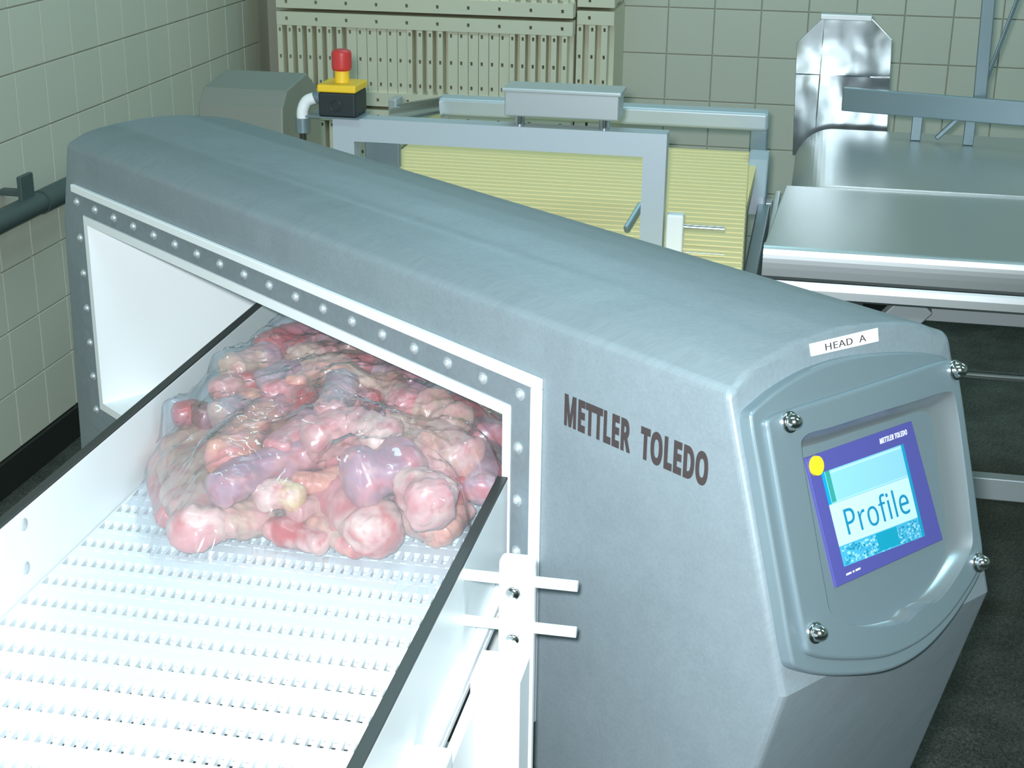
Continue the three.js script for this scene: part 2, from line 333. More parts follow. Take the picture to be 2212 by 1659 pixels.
  for (let j = 0; j <= 8; j++) for (let i = 0; i <= 8; i++) {
    const a = i / 8, b = j / 8, f = k => (q[0][k] * (1 - a) + q[1][k] * a) * (1 - b) + (q[3][k] * (1 - a) + q[2][k] * a) * b;
    sp.push(f(0), f(1), 0.0055); su.push(a, 1 - b);
    if (i < 8 && j < 8) { const n = j * 9 + i; si.push(n, n + 9, n + 1, n + 1, n + 9, n + 10); }
  }
  sg.setAttribute('position', new THREE.Float32BufferAttribute(sp, 3)); sg.setAttribute('uv', new THREE.Float32BufferAttribute(su, 2)); sg.setIndex(si); sg.computeVertexNormals();
  obj('screen', sg, new THREE.MeshStandardMaterial({ color: lin(0.82, 0.82, 0.82), map: st, emissive: 0xffffff, emissiveMap: st, emissiveIntensity: 0.04, roughness: 0.25 }), e).userData.label = 'light blue display reading Profile';
  obj('indicator_button', new THREE.CylinderGeometry(0.0088, 0.0092, 0.003, 28).scale(0.95, 1, 1).rotateX(Math.PI / 2).translate(0.0868, -0.0862, 0.0064), M.yellow, e).userData.label = 'round yellow button';
  const small = (txt, w, h, x, y, turn, m) => {
    const t = new TextGeometry(txt, { font, size: 0.01, depth: 0.0003, curveSegments: 3, bevelEnabled: false }); t.computeBoundingBox(); const b = t.boundingBox;
    return obj('lettering', t.translate(-b.min.x, -b.min.y, 0).scale(w / (b.max.x - b.min.x), h / (b.max.y - b.min.y), 1).rotateZ(turn).translate(x, y, 0.0051), m, e);
  };
  const paper = new THREE.MeshStandardMaterial({ color: lin(0.85, 0.87, 0.9), roughness: 0.5 });
  small('METTLER TOLEDO', 0.041, 0.0052, 0.1795, -0.0895, -0.02, paper);
  obj('printed_mark', [[0.1030, 0.0075], [0.1125, 0.0022], [0.1165, 0.0070]].map(([x, w]) => bx(x, x + w, -0.1936, -0.1918, 0.0050, 0.0053)), paper, e);
  // dome nuts on the cover
  const nut = new THREE.LatheGeometry([[0, 0.0135], [0.0025, 0.0132], [0.0052, 0.0115], [0.0070, 0.0085], [0.0076, 0.005], [0.0076, 0.003], [0.0095, 0.003], [0.0098, 0.0022], [0.0098, 0]].map(p => new THREE.Vector2(...p)), 24).rotateX(Math.PI / 2);
  for (const [s, t] of [[0.0475, 0.0366], [0.2900, 0.0435], [0.0345, 0.2235], [0.2785, 0.2326]]) obj('dome_nut', nut, M.chrome, e).position.set(s, -t, 0.0180);
  // sticker with its printed words
  const lab = obj('sticker', shp4(pl([[0.1111, -0.0203], [0.2086, -0.0156], [0.2068, -0.0031], [0.1108, -0.0089]]), 0.0006), M.white, e); lab.userData.label = 'white printed name sticker';
  const fr2 = await new FontLoader().loadAsync('fonts/droid/droid_sans_regular.typeface.json');
  const ht = new TextGeometry('HEAD  A', { font: fr2, size: 0.01, depth: 0.0003, curveSegments: 4, bevelEnabled: false }); ht.computeBoundingBox();
  const hb = ht.boundingBox;
  obj('lettering', ht.translate(-hb.min.x, -hb.min.y, 0).scale(0.058 / (hb.max.x - hb.min.x), 0.0062 / (hb.max.y - hb.min.y), 1).rotateZ(-0.05).translate(0.1310, 0.0099, 0.0006), M.ink, e);
  function shp4(p, d) { return new THREE.ExtrudeGeometry(shp(p), { depth: d, bevelEnabled: false }); }

  // stand under the head
  const yb = HY + YB;
  for (const x of [-0.98, 0.16]) {
    for (const z of [-0.05, -DP + 0.05]) obj('stand_post', rbx(x - 0.03, x + 0.03, 0.012, yb, z - 0.03, z + 0.03, 0.005), M.satin, head);
    obj('base_plate', rbx(x - 0.06, x + 0.06, 0, 0.012, -DP - 0.06, 0.06, 0.003), M.satin, head);
  }
}

// ---------------------------------------------------------------- infeed conveyor
const BY = 0.872, BX0 = -0.722, BX1 = -0.292;
const conveyor = thing('belt_conveyor', 'white modular belt conveyor with side guards carrying the bagged meat', 'conveyor', [0, 0, 0]);
{
  const P = 0.0426, gap = 0.0008, W = BX1 - BX0, pitch = 0.01045;
  // a belt module seen from above: straight front edge, hinge fingers reaching back between those of the next row
  const n = Math.floor(W / pitch), pts = [];
  const depth = P - gap, finger = 0.013;
  // front edge with shallow castellations
  const nd = Math.floor(W / 0.01565);
  pts.push([0, 0]);
  for (let i = 0; i < nd; i++) { const x = (i + 0.25) * W / nd, w = W / nd * 0.5; pts.push([x, 0], [x, 0.0024], [x + w, 0.0024], [x + w, 0]); }
  pts.push([W, 0], [W, depth], [0, depth]);
  const ms = shp(pts);
  for (let i = 0; i < n; i++) { const x = (i + 0.5) * W / n; ms.holes.push(new THREE.Path([[x - 0.0028, 0.0085], [x - 0.0037, 0.0265], [x + 0.0030, 0.0265], [x + 0.0028, 0.0085]].map(p => new THREE.Vector2(...p)))); }
  const mod = new THREE.ExtrudeGeometry(ms, { depth: 0.006, bevelEnabled: false }).rotateX(-Math.PI / 2); // x right, y up, shape y -> -z
  // raised bars between the slots
  const zs = [];
  for (let z = -0.42; z > -2.34; z -= P) zs.push(z);
  for (const z of zs) obj('belt_module', mod, M.beltWhite, conveyor).position.set(BX0, BY - 0.006, z);
  // hinge rods and cross bars inside the slots, set a little lower
  const nb = zs.length, bars = [];
  for (const z of zs) bars.push(rbx(BX0, BX1, BY - 0.0095, BY - 0.0058, z - 0.0268, z - 0.0228, 0.0015, 1));
  for (const b of bars) obj('hinge_rod', b, M.beltWhite, conveyor);
  for (let i = 0; i < 5; i++) { const x = BX0 + 0.012 + (W - 0.024) * i / 4; obj('wear_strip', rbx(x - 0.011, x + 0.011, BY - 0.035, BY - 0.0105, -2.36, -0.40, 0.002, 1), M.white, conveyor); }
  for (const z of [-0.55, -1.1, -1.62, -2.2]) obj('cross_member', rbx(BX0 - 0.004, BX1 + 0.004, BY - 0.06, BY - 0.036, z - 0.015, z + 0.015, 0.003), M.satin, conveyor);
  const guard = (x0, x1, ze) => {
    const g = obj('side_guard', rbx(x0, x1, BY - 0.022, 0.9575, ze, -0.36, 0.0012), M.guard, conveyor);
    const c = obj('edge_trim', rbx(x0 - 0.0003, x1 + 0.0003, 0.9575, 0.9605, ze, -0.36, 0.001), M.trimDark, g); c.userData.label = 'dark top edge';
    return g;
  };
  const gl = guard(-0.734, -0.7235, -2.36), gr = guard(-0.2905, -0.280, -1.402);
  const rivet = new THREE.LatheGeometry([[0, 0.0022], [0.004, 0.0018], [0.0062, 0.0007], [0.0066, 0]].map(p => new THREE.Vector2(...p)), 18).rotateZ(-Math.PI / 2);
  for (const [u, v] of [[52, 1133], [57, 1227]]) { const p = atX(u, v, -0.7235); obj('guard_screw', rivet, M.satin, gl).position.copy(p); }
  // outer side: rail with slots, side frame, bracket with its rods
  const xo = -0.280;
  const rail = [rbx(xo, xo + 0.012, 0.8582, 0.866, -1.38, -1.02, 0.001, 1), rbx(xo, xo + 0.012, 0.848, 0.8553, -1.38, -1.02, 0.001, 1)];
  for (let i = 0; i < 14; i++) rail.push(bx(xo + 0.001, xo + 0.0112, 0.855, 0.8585, -1.032 - i * 0.026, -1.02 - i * 0.026));
  obj('side_rail', rail, M.white, conveyor);
  obj('rail_block', rbx(xo - 0.002, xo + 0.032, 0.852, 0.887, -1.03, -0.985, 0.006, 3), M.white, conveyor);
  obj('side_frame', rbx(-0.262, -0.252, 0.66, 0.862, -1.155, -0.40, 0.003), M.white, conveyor);
  obj('side_frame', rbx(BX0 - 0.03, BX0 - 0.018, 0.66, 0.845, -1.62, -0.40, 0.003), M.white, conveyor);
  obj('side_frame', rbx(BX0 - 0.018, -0.262, 0.70, 0.74, -1.25, -1.19, 0.003), M.white, conveyor);
  const post = obj('bracket_post', rbx(-0.2475, -0.2145, 0.02, 0.9715, -1.218, -1.200, 0.006, 3), M.white, conveyor);
  obj('bracket_plate', rbx(-0.262, -0.2165, 0.02, 0.878, -1.200, -1.150, 0.003), M.white, conveyor);
  for (const y of [0.9475, 0.9005]) {
    obj('guide_rod', [rod(V(xo, y, -1.209), V(-0.176, y, -1.209), 0.0052, 18)], M.white, conveyor);
    obj('set_screw', [new THREE.CylinderGeometry(0.0068, 0.0068, 0.004, 18).rotateX(Math.PI / 2).translate(-0.2325, y - 0.0075, -1.198), new THREE.SphereGeometry(0.0062, 14, 8, 0, Math.PI * 2, 0, Math.PI / 2).scale(1, 0.5, 1).rotateX(Math.PI / 2).translate(-0.2325, y - 0.0075, -1.196)], M.chrome, conveyor);
  }
  // legs
  for (const x of [BX0 - 0.024, -0.257]) for (const z of [-0.6, -2.28]) obj('leg', rbx(x - 0.02, x + 0.02, 0, z < -2 && x > -0.5 ? 0.70 : 0.70, z - 0.02, z + 0.02, 0.004), M.satin, conveyor);
}

// ---------------------------------------------------------------- meat pieces in their bag
const PK = {
  pink: [228, 172, 168], peach: [238, 172, 150], purple: [190, 140, 156], beige: [220, 180, 160], red: [208, 74, 78], white: [240, 200, 190], yellow: [242, 212, 168], grey: [190, 164, 170], dark: [150, 56, 62], rose: [224, 140, 144]
};
const toLin = c => { const k = srgb(...c); return [k.r, k.g, k.b]; };
for (const k in PK) PK[k] = toLin(PK[k]);
const meatMat = new THREE.MeshPhysicalMaterial({ vertexColors: true, roughness: 0.38, clearcoat: 0.5, clearcoatRoughness: 0.15 });
const spheres = []; // for draping the bag
// [points in the photograph], height above the belt, half thickness in pixels, [base, tip, patch], label
const MEAT = [
  [[[402, 928], [368, 965], [354, 1015], [354, 1070], [368, 1112]], 0.020, 23, ['peach', 'rose', 'pink'], 'slim curved peach piece of raw meat along the left edge of the bag'],
  [[[448, 930], [416, 975], [404, 1030], [412, 1090], [428, 1135]], 0.031, 46, ['beige', 'white', 'rose'], 'thick curved neck of raw meat with a pale bone end and red band'],
  [[[392, 893], [420, 890], [450, 900]], 0.065, 25, ['red', 'dark', 'purple'], 'small dark red raw meat lump beside a round grey end'],
  [[[488, 893], [515, 880], [538, 872]], 0.080, 33, ['grey', 'peach', 'beige'], 'short stubby raw meat piece with a grey rounded end'],
  [[[488, 985], [530, 945], [575, 908], [612, 878]], 0.082, 43, ['peach', 'purple', 'rose'], 'straight diagonal neck of raw meat, peach below and purple above'],
  [[[488, 1045], [550, 1015], [620, 988], [690, 970], [715, 972]], 0.074, 42, ['purple', 'rose', 'pink'], 'long purple raw meat piece with a curled glossy highlight'],
  [[[495, 1128], [540, 1112], [575, 1090]], 0.027, 40, ['beige', 'beige', 'pink'], 'grey beige flat raw meat piece on the belt next to the pale bone end'],
  [[[575, 1072], [605, 1062], [632, 1070]], 0.056, 30, ['white', 'yellow', 'pink'], 'pale fatty piece of raw meat with a yellow streak'],
  [[[592, 1142], [625, 1150], [655, 1160], [688, 1170]], 0.017, 27, ['red', 'pink', 'white'], 'thin red raw meat scrap with pink tips at the front of the bag'],
  [[[640, 1100], [675, 1088], [705, 1080]], 0.038, 24, ['pink', 'rose', 'beige'], 'narrow pink raw meat scrap below the long purple piece'],
  [[[650, 1045], [700, 1040], [728, 1030]], 0.055, 26, ['peach', 'peach', 'pink'], 'orange pink raw meat wedge under the long purple piece'],
  [[[690, 1130], [730, 1155], [765, 1172]], 0.020, 30, ['beige', 'rose', 'peach'], 'tan raw meat strip lying diagonally at the front of the bag'],
  [[[735, 1078], [775, 1105], [812, 1142]], 0.037, 55, ['rose', 'white', 'red'], 'large rounded pink raw meat piece with a milky round end'],
  [[[845, 1085], [885, 1115], [925, 1142]], 0.024, 28, ['pink', 'beige', 'rose'], 'pink strip of raw meat beside the pale ball'],
  [[[915, 1058], [928, 1082]], 0.080, 52, ['white', 'pink', 'rose'], 'pale ball shaped end of a raw meat neck'],
  [[[945, 1140], [985, 1110]], 0.023, 34, ['peach', 'pink', 'white'], 'orange pink raw meat end at the right front of the bag'],
  [[[785, 1018], [830, 1012], [872, 1006]], 0.090, 56, ['purple', 'purple', 'rose'], 'broad mauve raw meat piece in the middle beside the pale ball'],
  [[[872, 930], [930, 955], [985, 985]], 0.082, 50, ['beige', 'pink', 'peach'], 'big square cut tan raw meat piece on the right of the bag'],
  [[[965, 1055], [1000, 1045]], 0.055, 34, ['red', 'rose', 'peach'], 'red orange raw meat piece under the tan square cut one'],
  [[[690, 935], [755, 925], [825, 942]], 0.102, 48, ['pink', 'white', 'rose'], 'large pink raw meat piece on top in the middle of the bag'],
  [[[605, 965], [640, 935], [668, 908]], 0.088, 28, ['rose', 'purple', 'pink'], 'slim rose raw meat piece left of the large top one'],
  [[[928, 890], [955, 897], [972, 905]], 0.094, 44, ['beige', 'beige', 'pink'], 'round knobbly tan raw meat piece against the tunnel lip'],
  [[[1005, 882], [1035, 915], [1060, 945]], 0.068, 38, ['red', 'purple', 'rose'], 'deep red raw meat piece by the right guard'],
  [[[840, 838], [868, 868], [885, 880]], 0.098, 38, ['beige', 'rose', 'peach'], 'tan raw meat piece with red underside behind the round knob'],
  [[[765, 868], [800, 862]], 0.098, 28, ['dark', 'red', 'rose'], 'small dark red raw meat lump behind the large top piece'],
  [[[640, 828], [690, 803], [740, 803], [785, 830]], 0.108, 26, ['peach', 'beige', 'pink'], 'arched peach raw meat strip near the back of the bag'],
  [[[738, 826], [728, 852], [715, 880]], 0.116, 30, ['grey', 'pink', 'purple'], 'grey knob ended raw meat piece under the arched strip'],
  [[[585, 845], [625, 848], [660, 858]], 0.100, 25, ['rose', 'red', 'pink'], 'rose red raw meat scrap left of the grey knob'],
  [[[478, 842], [515, 828], [550, 822]], 0.092, 27, ['pink', 'red', 'beige'], 'pink raw meat piece with a red tip near the far guard'],
  [[[508, 796], [545, 780], [580, 772]], 0.100, 32, ['beige', 'purple', 'pink'], 'wrinkled tan raw meat piece beside the far guard'],
  [[[575, 820], [605, 805], [628, 800]], 0.098, 26, ['grey', 'purple', 'grey'], 'grey mauve raw meat lump between wrinkled tan and arched pieces'],
  [[[592, 748], [620, 733], [645, 725]], 0.100, 36, ['red', 'rose', 'purple'], 'bright red raw meat lump furthest into the tunnel'],
  [[[645, 775], [680, 765], [705, 760]], 0.102, 30, ['beige', 'pink', 'rose'], 'tan raw meat piece next to the bright red lump'],
  [[[715, 788], [755, 780], [790, 785]], 0.104, 28, ['beige', 'rose', 'pink'], 'blunt tan raw meat piece under the tunnel lip'],
  [[[680, 722], [720, 735], [760, 748]], 0.098, 26, ['grey', 'beige', 'pink'], 'grey raw meat piece partly hidden by the tunnel lip'],
  [[[820, 795], [860, 802], [900, 825]], 0.095, 32, ['grey', 'purple', 'pink'], 'mauve grey raw meat piece under the tunnel lip'],
  [[[1035, 955], [1052, 1000], [1040, 1050]], 0.060, 30, ['grey', 'purple', 'rose'], 'mauve grey raw meat piece pressed along the right guard'],
  [[[640, 1010], [700, 1015], [760, 1060]], 0.040, 40, ['rose', 'rose', 'red'], 'rose raw meat piece buried in the middle of the bag'],
  [[[700, 880], [760, 850], [830, 900]], 0.050, 46, ['rose', 'purple', 'red'], 'mauve raw meat piece buried below the large top one'],
  [[[560, 950], [520, 900], [560, 860]], 0.045, 44, ['rose', 'purple', 'red'], 'rose raw meat piece buried below the diagonal neck'],
  [[[900, 1000], [950, 1020], [1000, 960]], 0.040, 44, ['rose', 'purple', 'red'], 'mauve raw meat piece buried below the tan square cut one'],
  [[[620, 800], [700, 790], [800, 830]], 0.050, 44, ['grey', 'purple', 'rose'], 'grey raw meat piece buried at the back of the bag']
];
MEAT.forEach(([px, h, half, cols, label], id) => {
  const y = BY + 0.003 + h;
  const P = px.map(([u, v]) => atY(u, v, y));
  const dist = P[0].distanceTo(camera.position);
  let r = 1.17 * half * dist / FOCAL; 
  for (const p of P) { p.x = Math.min(Math.max(p.x, BX0 + r * 1.02), BX1 - r * 0.85); p.y = Math.max(p.y, BY + r * 0.8); }
  const curve = new THREE.CatmullRomCurve3(P, false, 'centripetal');
  const len = curve.getLength(), NS = 44, NR = 32, pos = [], col = [], idx = [];
  const c0 = PK[cols[0]], c1 = PK[cols[1]], c2 = PK[cols[2]];
  const T = len + 1.5 * r;
  for (let i = 0; i <= NS; i++) {
    const s = -0.75 * r + T * (0.5 - 0.5 * Math.cos(Math.PI * i / NS));
    const t = Math.min(Math.max(s / len, 0), 1);
    const p = curve.getPoint(t), tan = curve.getTangent(t);
    const ov = s < 0 ? s : s > len ? s - len : 0; p.addScaledVector(tan, ov);
    const f = Math.min(1, Math.sqrt(Math.max(0, 1 - Math.pow(Math.min(1, Math.abs(ov) / (0.75 * r)), 3))));
    const side = new THREE.Vector3().crossVectors(tan, V(0, 1, 0)).normalize(), up = new THREE.Vector3().crossVectors(side, tan);
    const taper = 1 - 0.12 * Math.cos(2 * Math.PI * t + id) * 0.6;
    if (i % 4 === 2 || i === NS / 2) spheres.push([p.x, p.y, p.z, r * f * taper]);
    for (let j = 0; j < NR; j++) {
      const a = 2 * Math.PI * j / NR, d = side.clone().multiplyScalar(Math.cos(a)).addScaledVector(up, Math.sin(a));
      const q = p.clone().addScaledVector(d, r * f);
      const n1 = noise(q.x * 30 + id * 1.7, q.y * 30, q.z * 30), n2 = noise(q.x * 85, q.y * 85 + id, q.z * 85), n3 = noise(q.x * 230 + id, q.y * 230, q.z * 230);
      const fold = Math.pow(1 - Math.abs(noise(q.x * 48 + id, q.y * 30 + 2.3, q.z * 48)), 6);
      const flat = 1 - 0.26 * Math.pow(Math.max(0, Math.sin(a)), 2.5);
      const rr = r * f * taper * flat * (1.03 + 0.30 * n1 + 0.13 * n2 + 0.035 * n3 - 0.10 * fold);
      q.copy(p).addScaledVector(d, rr);
      pos.push(q.x, Math.max(q.y, BY + 0.0005), q.z);
      const S = THREE.MathUtils.smoothstep;
      const m1 = S(t + 0.6 * n1 + 0.35 * n2, 0.45, 1.0), m2 = S(noise(q.x * 34 + 9, q.y * 34 + id * 3, q.z * 34) + 0.45 * n2, 0.0, 0.45);
      const vein = S(noise(q.x * 60 + id, q.y * 40, q.z * 60) + 0.5 * noise(q.x * 170, q.y * 170, q.z * 170 + id), 0.30, 0.62) * 0.42 + 0.22 * fold * S(n2, -0.2, 0.3);
      const fat = S(noise(q.x * 70, q.y * 70 + 5, q.z * 70 + id) + 0.4 * n3, 0.36, 0.6) * 0.4, g = 1 + 0.16 * noise(q.x * 330, q.y * 330, q.z * 330) + 0.10 * n3;
      for (let k = 0; k < 3; k++) {
        let c = c0[k] + (c1[k] - c0[k]) * m1; c += (c2[k] - c) * m2 * 0.7; c += (PK.red[k] - c) * vein; c += (PK.white[k] - c) * fat; col.push(Math.pow(c, 1.25) * g * 0.73);
      }
      if (i < NS) { const b = i * NR, jn = (j + 1) % NR; idx.push(b + j, b + NR + j, b + jn, b + jn, b + NR + j, b + NR + jn); }
    }
  }
  const g = new THREE.BufferGeometry();
  g.setAttribute('position', new THREE.Float32BufferAttribute(pos, 3)); g.setAttribute('color', new THREE.Float32BufferAttribute(col, 3)); g.setIndex(idx); g.computeVertexNormals();
  tag(obj('meat_piece', g, meatMat), label, 'meat', 'raw meat pieces in the clear bag');
});
{ // the clear bag: a membrane let down over the pieces
  const x0 = BX0 + 0.006, x1 = BX1 - 0.004, z0 = -2.02, z1 = -1.22, nx = 120, nz = 220;
  const X = i => x0 + (x1 - x0) * i / nx, Z = j => z0 + (z1 - z0) * j / nz;
  const base = new Float32Array((nx + 1) * (nz + 1)).fill(BY + 0.0015), mask = new Uint8Array((nx + 1) * (nz + 1));
  for (let j = 0; j <= nz; j++) for (let i = 0; i <= nx; i++) {
    const x = X(i), z = Z(j), n = j * (nx + 1) + i; let near = 9;
    for (const [sx, sy, sz, r] of spheres) {
      const d2 = (x - sx) ** 2 + (z - sz) ** 2, R = r * 1.16 + 0.001;
      if (d2 < R * R) base[n] = Math.max(base[n], sy + 0.84 * Math.sqrt(R * R - d2) + 0.001);
      near = Math.min(near, Math.sqrt(d2) - r);
    }
    if (near < 0.024 + 0.01 * noise(x * 25, 0.3, z * 25)) mask[n] = 1;
  }
  let h = base.slice();
  for (let it = 0; it < 160; it++) {
    const o = h.slice();
    for (let j = 1; j < nz; j++) for (let i = 1; i < nx; i++) {
      const n = j * (nx + 1) + i; if (!mask[n]) continue;
      const a = (o[n - 1] + o[n + 1] + o[n - nx - 1] + o[n + nx + 1]) / 4; h[n] = Math.max(base[n], a - 0.00006);
    }
  }
  for (let j = 0; j <= nz; j++) for (let i = 0; i <= nx; i++) {
    const n = j * (nx + 1) + i, x = X(i), z = Z(j); if (!mask[n]) continue;
    const w = Math.min(1, (h[n] - BY) / 0.02);
    h[n] += w * (0.0045 * Math.pow(1 - Math.abs(noise(x * 32 + 3 * noise(x * 9, 1, z * 9), 1.1, z * 32)), 5) + 0.0022 * Math.pow(1 - Math.abs(noise(x * 80, 7.3, z * 60)), 4) + 0.0007 * noise(x * 170, 4.2, z * 170));
  }
  const pos = [], idx = [], map = new Int32Array(mask.length).fill(-1);
  for (let n = 0; n < mask.length; n++) if (mask[n]) { map[n] = pos.length / 3; pos.push(X(n % (nx + 1)), h[n], Z(Math.floor(n / (nx + 1)))); }
  for (let j = 0; j < nz; j++) for (let i = 0; i < nx; i++) {
    const a = j * (nx + 1) + i, q = [a, a + 1, a + nx + 1, a + nx + 2].map(k => map[k]); if (q.some(k => k < 0)) continue;
    idx.push(q[0], q[2], q[1], q[1], q[2], q[3]);
  }
  const g = new THREE.BufferGeometry(); g.setAttribute('position', new THREE.Float32BufferAttribute(pos, 3)); g.setIndex(idx); g.computeVertexNormals();
  const film = new THREE.MeshPhysicalMaterial({ color: lin(0.90, 0.94, 0.98), transmission: 0.89, thickness: 0, roughness: 0.05, ior: 1.5, side: THREE.DoubleSide });
  tag(obj('plastic_bag', g, film), 'clear shiny plastic bag stretched over the raw meat on the belt', 'bag');
}

// ---------------------------------------------------------------- outfeed conveyor behind the head
const ofc = thing('outfeed_conveyor', 'cream slatted belt conveyor with steel arch frame behind the detector', 'conveyor', [0, 0, 0]);
{
  const x0 = -0.92, x1 = -0.122, y = 0.872, P = 0.0335;
  const slat = rbx(x0, x1, y - 0.012, y, -P / 2 + 0.0018, P / 2 - 0.0018, 0.003, 1);
  for (let z = -2.45; z > -3.50; z -= P) { const m = obj('belt_slat', slat, M.cream, ofc), xe = -0.105 + 0.042 * (z + 2.59), k = (xe - x0) / (x1 - x0); m.scale.x = k; m.position.set(x0 * (1 - k), 0, z); }
  obj('belt_bed', bx(x0, x1, y - 0.03, y - 0.006, -3.50, -2.44), M.cream, ofc);
  obj('end_roller', rod(V(x0, y - 0.048, -3.50), V(x1, y - 0.048, -3.50), 0.045, 24), M.cream, ofc);
  const fz = -2.6;
  obj('arch_frame', [bx(-0.845, -0.248, 1.040, 1.081, fz - 0.04, fz), bx(-0.845, -0.806, 0.80, 1.040, fz - 0.04, fz), bx(-0.288, -0.248, 0.80, 1.040, fz - 0.04, fz)], M.frameSteel, ofc);
  obj('side_plate', rbx(x0 - 0.02, x0 - 0.004, 0.74, 0.90, -3.54, -2.42, 0.004), M.satin, ofc);
  // far right side plate, curving round the roller, bright in the flash
  const py0 = atZ(1638, 330, -3.40).y, py1 = atZ(1638, 425, -3.34).y, prof = [];
  for (let i = 0; i <= 14; i++) { const a = Math.PI * 0.5 * i / 14; prof.push([-3.40 - 0.02 + 0.02 * Math.sin(Math.PI / 2 - a) * 0 - 0.10 * Math.sin(a), py0 - 0.10 + 0.10 * Math.cos(a)]); }
  const sps = shp([[-3.34, py1 - 0.04], [-3.34, py1], [-3.385, py0 - 0.012], ...prof, [-3.52, py1 - 0.04]].map(([z, yy]) => [-z, yy]));
  const ext = { depth: 0.036, bevelEnabled: true, bevelSize: 0.004, bevelThickness: 0.004, bevelOffset: -0.004, bevelSegments: 2 };
  obj('side_plate', new THREE.ExtrudeGeometry(sps, ext).rotateY(Math.PI / 2).translate(-0.136, 0, 0), M.frameSteel, ofc);
  obj('side_channel', rbx(-0.112, -0.084, 0.70, 0.79, -3.34, -2.42, 0.004), M.steelPlain, ofc);
  // rail across the far end
  const ra = atZ(945, 240, -3.52), rb = atZ(1660, 262, -3.52);
  obj('cross_rail', rbx(ra.x, rb.x, rb.y - 0.021, rb.y + 0.021, -3.56, -3.50, 0.008, 3), M.frameSteel, ofc);
  const re = atZ(905, 232, -3.50);
  obj('rail_end', [rod(V(re.x - 0.06, re.y - 0.03, -3.50), V(re.x + 0.06, re.y - 0.006, -3.50), 0.035, 24)], M.polish, ofc);
  obj('rail_upright', rbx(rb.x - 0.04, rb.x, 0.80, rb.y - 0.015, -3.58, -3.52, 0.004), M.steelPlain, ofc);
  obj('rail_upright', rbx(re.x - 0.07, re.x - 0.05, 0.80, re.y + 0.02, -3.54, -3.48, 0.004), M.satin, ofc);
  // little white bracket with its steel pins, right of the frame
  const b0 = atZ(1440, 462, -2.61), b1 = atZ(1474, 530, -2.61);
  obj('pin_bracket', rbx(b0.x, b1.x, b1.y - 0.05, b0.y, -2.63, -2.605, 0.004), M.white, ofc);
  for (const [u, v, u2] of [[1474, 492, 1565], [1474, 551, 1565]]) { const a = atZ(u, v, -2.61), b = atZ(u2, v + 4, -2.61); obj('pin', rod(V(a.x, a.y, -2.615), V(b.x, a.y, -2.615), 0.0055, 14), M.chrome, ofc); }
  // dark brace inside the frame
  obj('brace', bar(atZ(1352, 498, -2.64), atZ(1386, 442, -2.70), 0.01, 0.014), M.steelPlain, ofc);
  obj('inner_bracket', rbx(-0.800, -0.735, 0.985, 1.036, -2.66, -2.645, 0.003), M.steelPlain, ofc);
  for (const x of [x0 - 0.012, -0.10]) for (const z of [-2.5, -3.46]) obj('leg', rbx(x - 0.018, x + 0.018, 0, 0.77, z - 0.018, z + 0.018, 0.004), M.satin, ofc);
}
{ // sensor box standing on the frame on two stubs
  const a = atZ(1092, 200, -2.6), b = atZ(1337, 264, -2.6);
  const t = thing('sensor_box', 'flat grey steel sensor box on two stubs on top of the arch frame', 'box', [(a.x + b.x) / 2, 1.081, -2.62]);
  const w = (b.x - a.x) / 2;
  obj('housing', rbx(-w, w, 0.020, 0.066, -0.035, 0.030, 0.003, 3), M.satin, t);
  obj('lid', rbx(-w - 0.004, w + 0.004, 0.062, 0.069, -0.042, 0.034, 0.002, 2), M.satin, t);
  for (const s of [-0.78, 0.72]) obj('stub', rod(V(s * w, 0, 0), V(s * w, 0.022, 0), 0.0095, 16), M.chrome, t);
}
{ // emergency stop
  const z = -2.585, a = atZ(688, 252, z), b = atZ(768, 258, z);
  const cx = (a.x + b.x) / 2, w = (b.x - a.x) / 2;
  const t = thing('emergency_stop', 'yellow and black emergency stop box with red mushroom button', 'stop button', [cx, 1.0845, z - 0.036]);
  const body = obj('base', rbx(-w, w, 0, 0.043, -0.036, 0.036, 0.004, 2), M.black, t);
  obj('knockout', new THREE.TorusGeometry(0.0095, 0.0014, 8, 24).translate(-0.002, 0.02, 0.0362), M.trimDark, body);
  obj('cover', rbx(-w - 0.0015, w + 0.0015, 0.043, 0.057, -0.038, 0.038, 0.004, 2), M.estopYellow, t);
  const col = obj('collar', new THREE.CylinderGeometry(0.013, 0.0135, 0.020, 24).translate(0, 0.067, 0), M.estopYellow, t);
  obj('button', new THREE.LatheGeometry([[0, 0.114], [0.011, 0.114], [0.0165, 0.1115], [0.0178, 0.107], [0.0178, 0.083], [0.0165, 0.078], [0.010, 0.0765], [0, 0.0765]].map(p => new THREE.Vector2(...p)), 28), M.red, t);
  // bracket plate it stands on
  obj('mount_plate', rbx(-w - 0.025, w + 0.005, -0.003, 0, -0.038, 0.036, 0.001), M.steelPlain, t);
  // cable gland and white elbow to the left
  obj('gland', rod(V(-w - 0.022, 0.026, 0), V(-w, 0.026, 0), 0.009, 16), M.steelPlain, t);
  const cv = new THREE.CatmullRomCurve3([V(-w - 0.018, 0.026, 0), V(-w - 0.032, 0.020, 0.002), V(-w - 0.040, 0.004, 0.004), V(-w - 0.041, -0.016, 0.004)]);
  obj('elbow', new THREE.TubeGeometry(cv, 18, 0.0105, 14), M.white, t);
  obj('coupling', rod(V(-w - 0.041, -0.036, 0.004), V(-w - 0.041, -0.010, 0.004), 0.0135, 8), M.steelPlain, t);
  obj('cable', rod(V(-w - 0.041, -0.19, 0.004), V(-w - 0.041, -0.034, 0.004), 0.006, 10), M.trimDark, t);
}
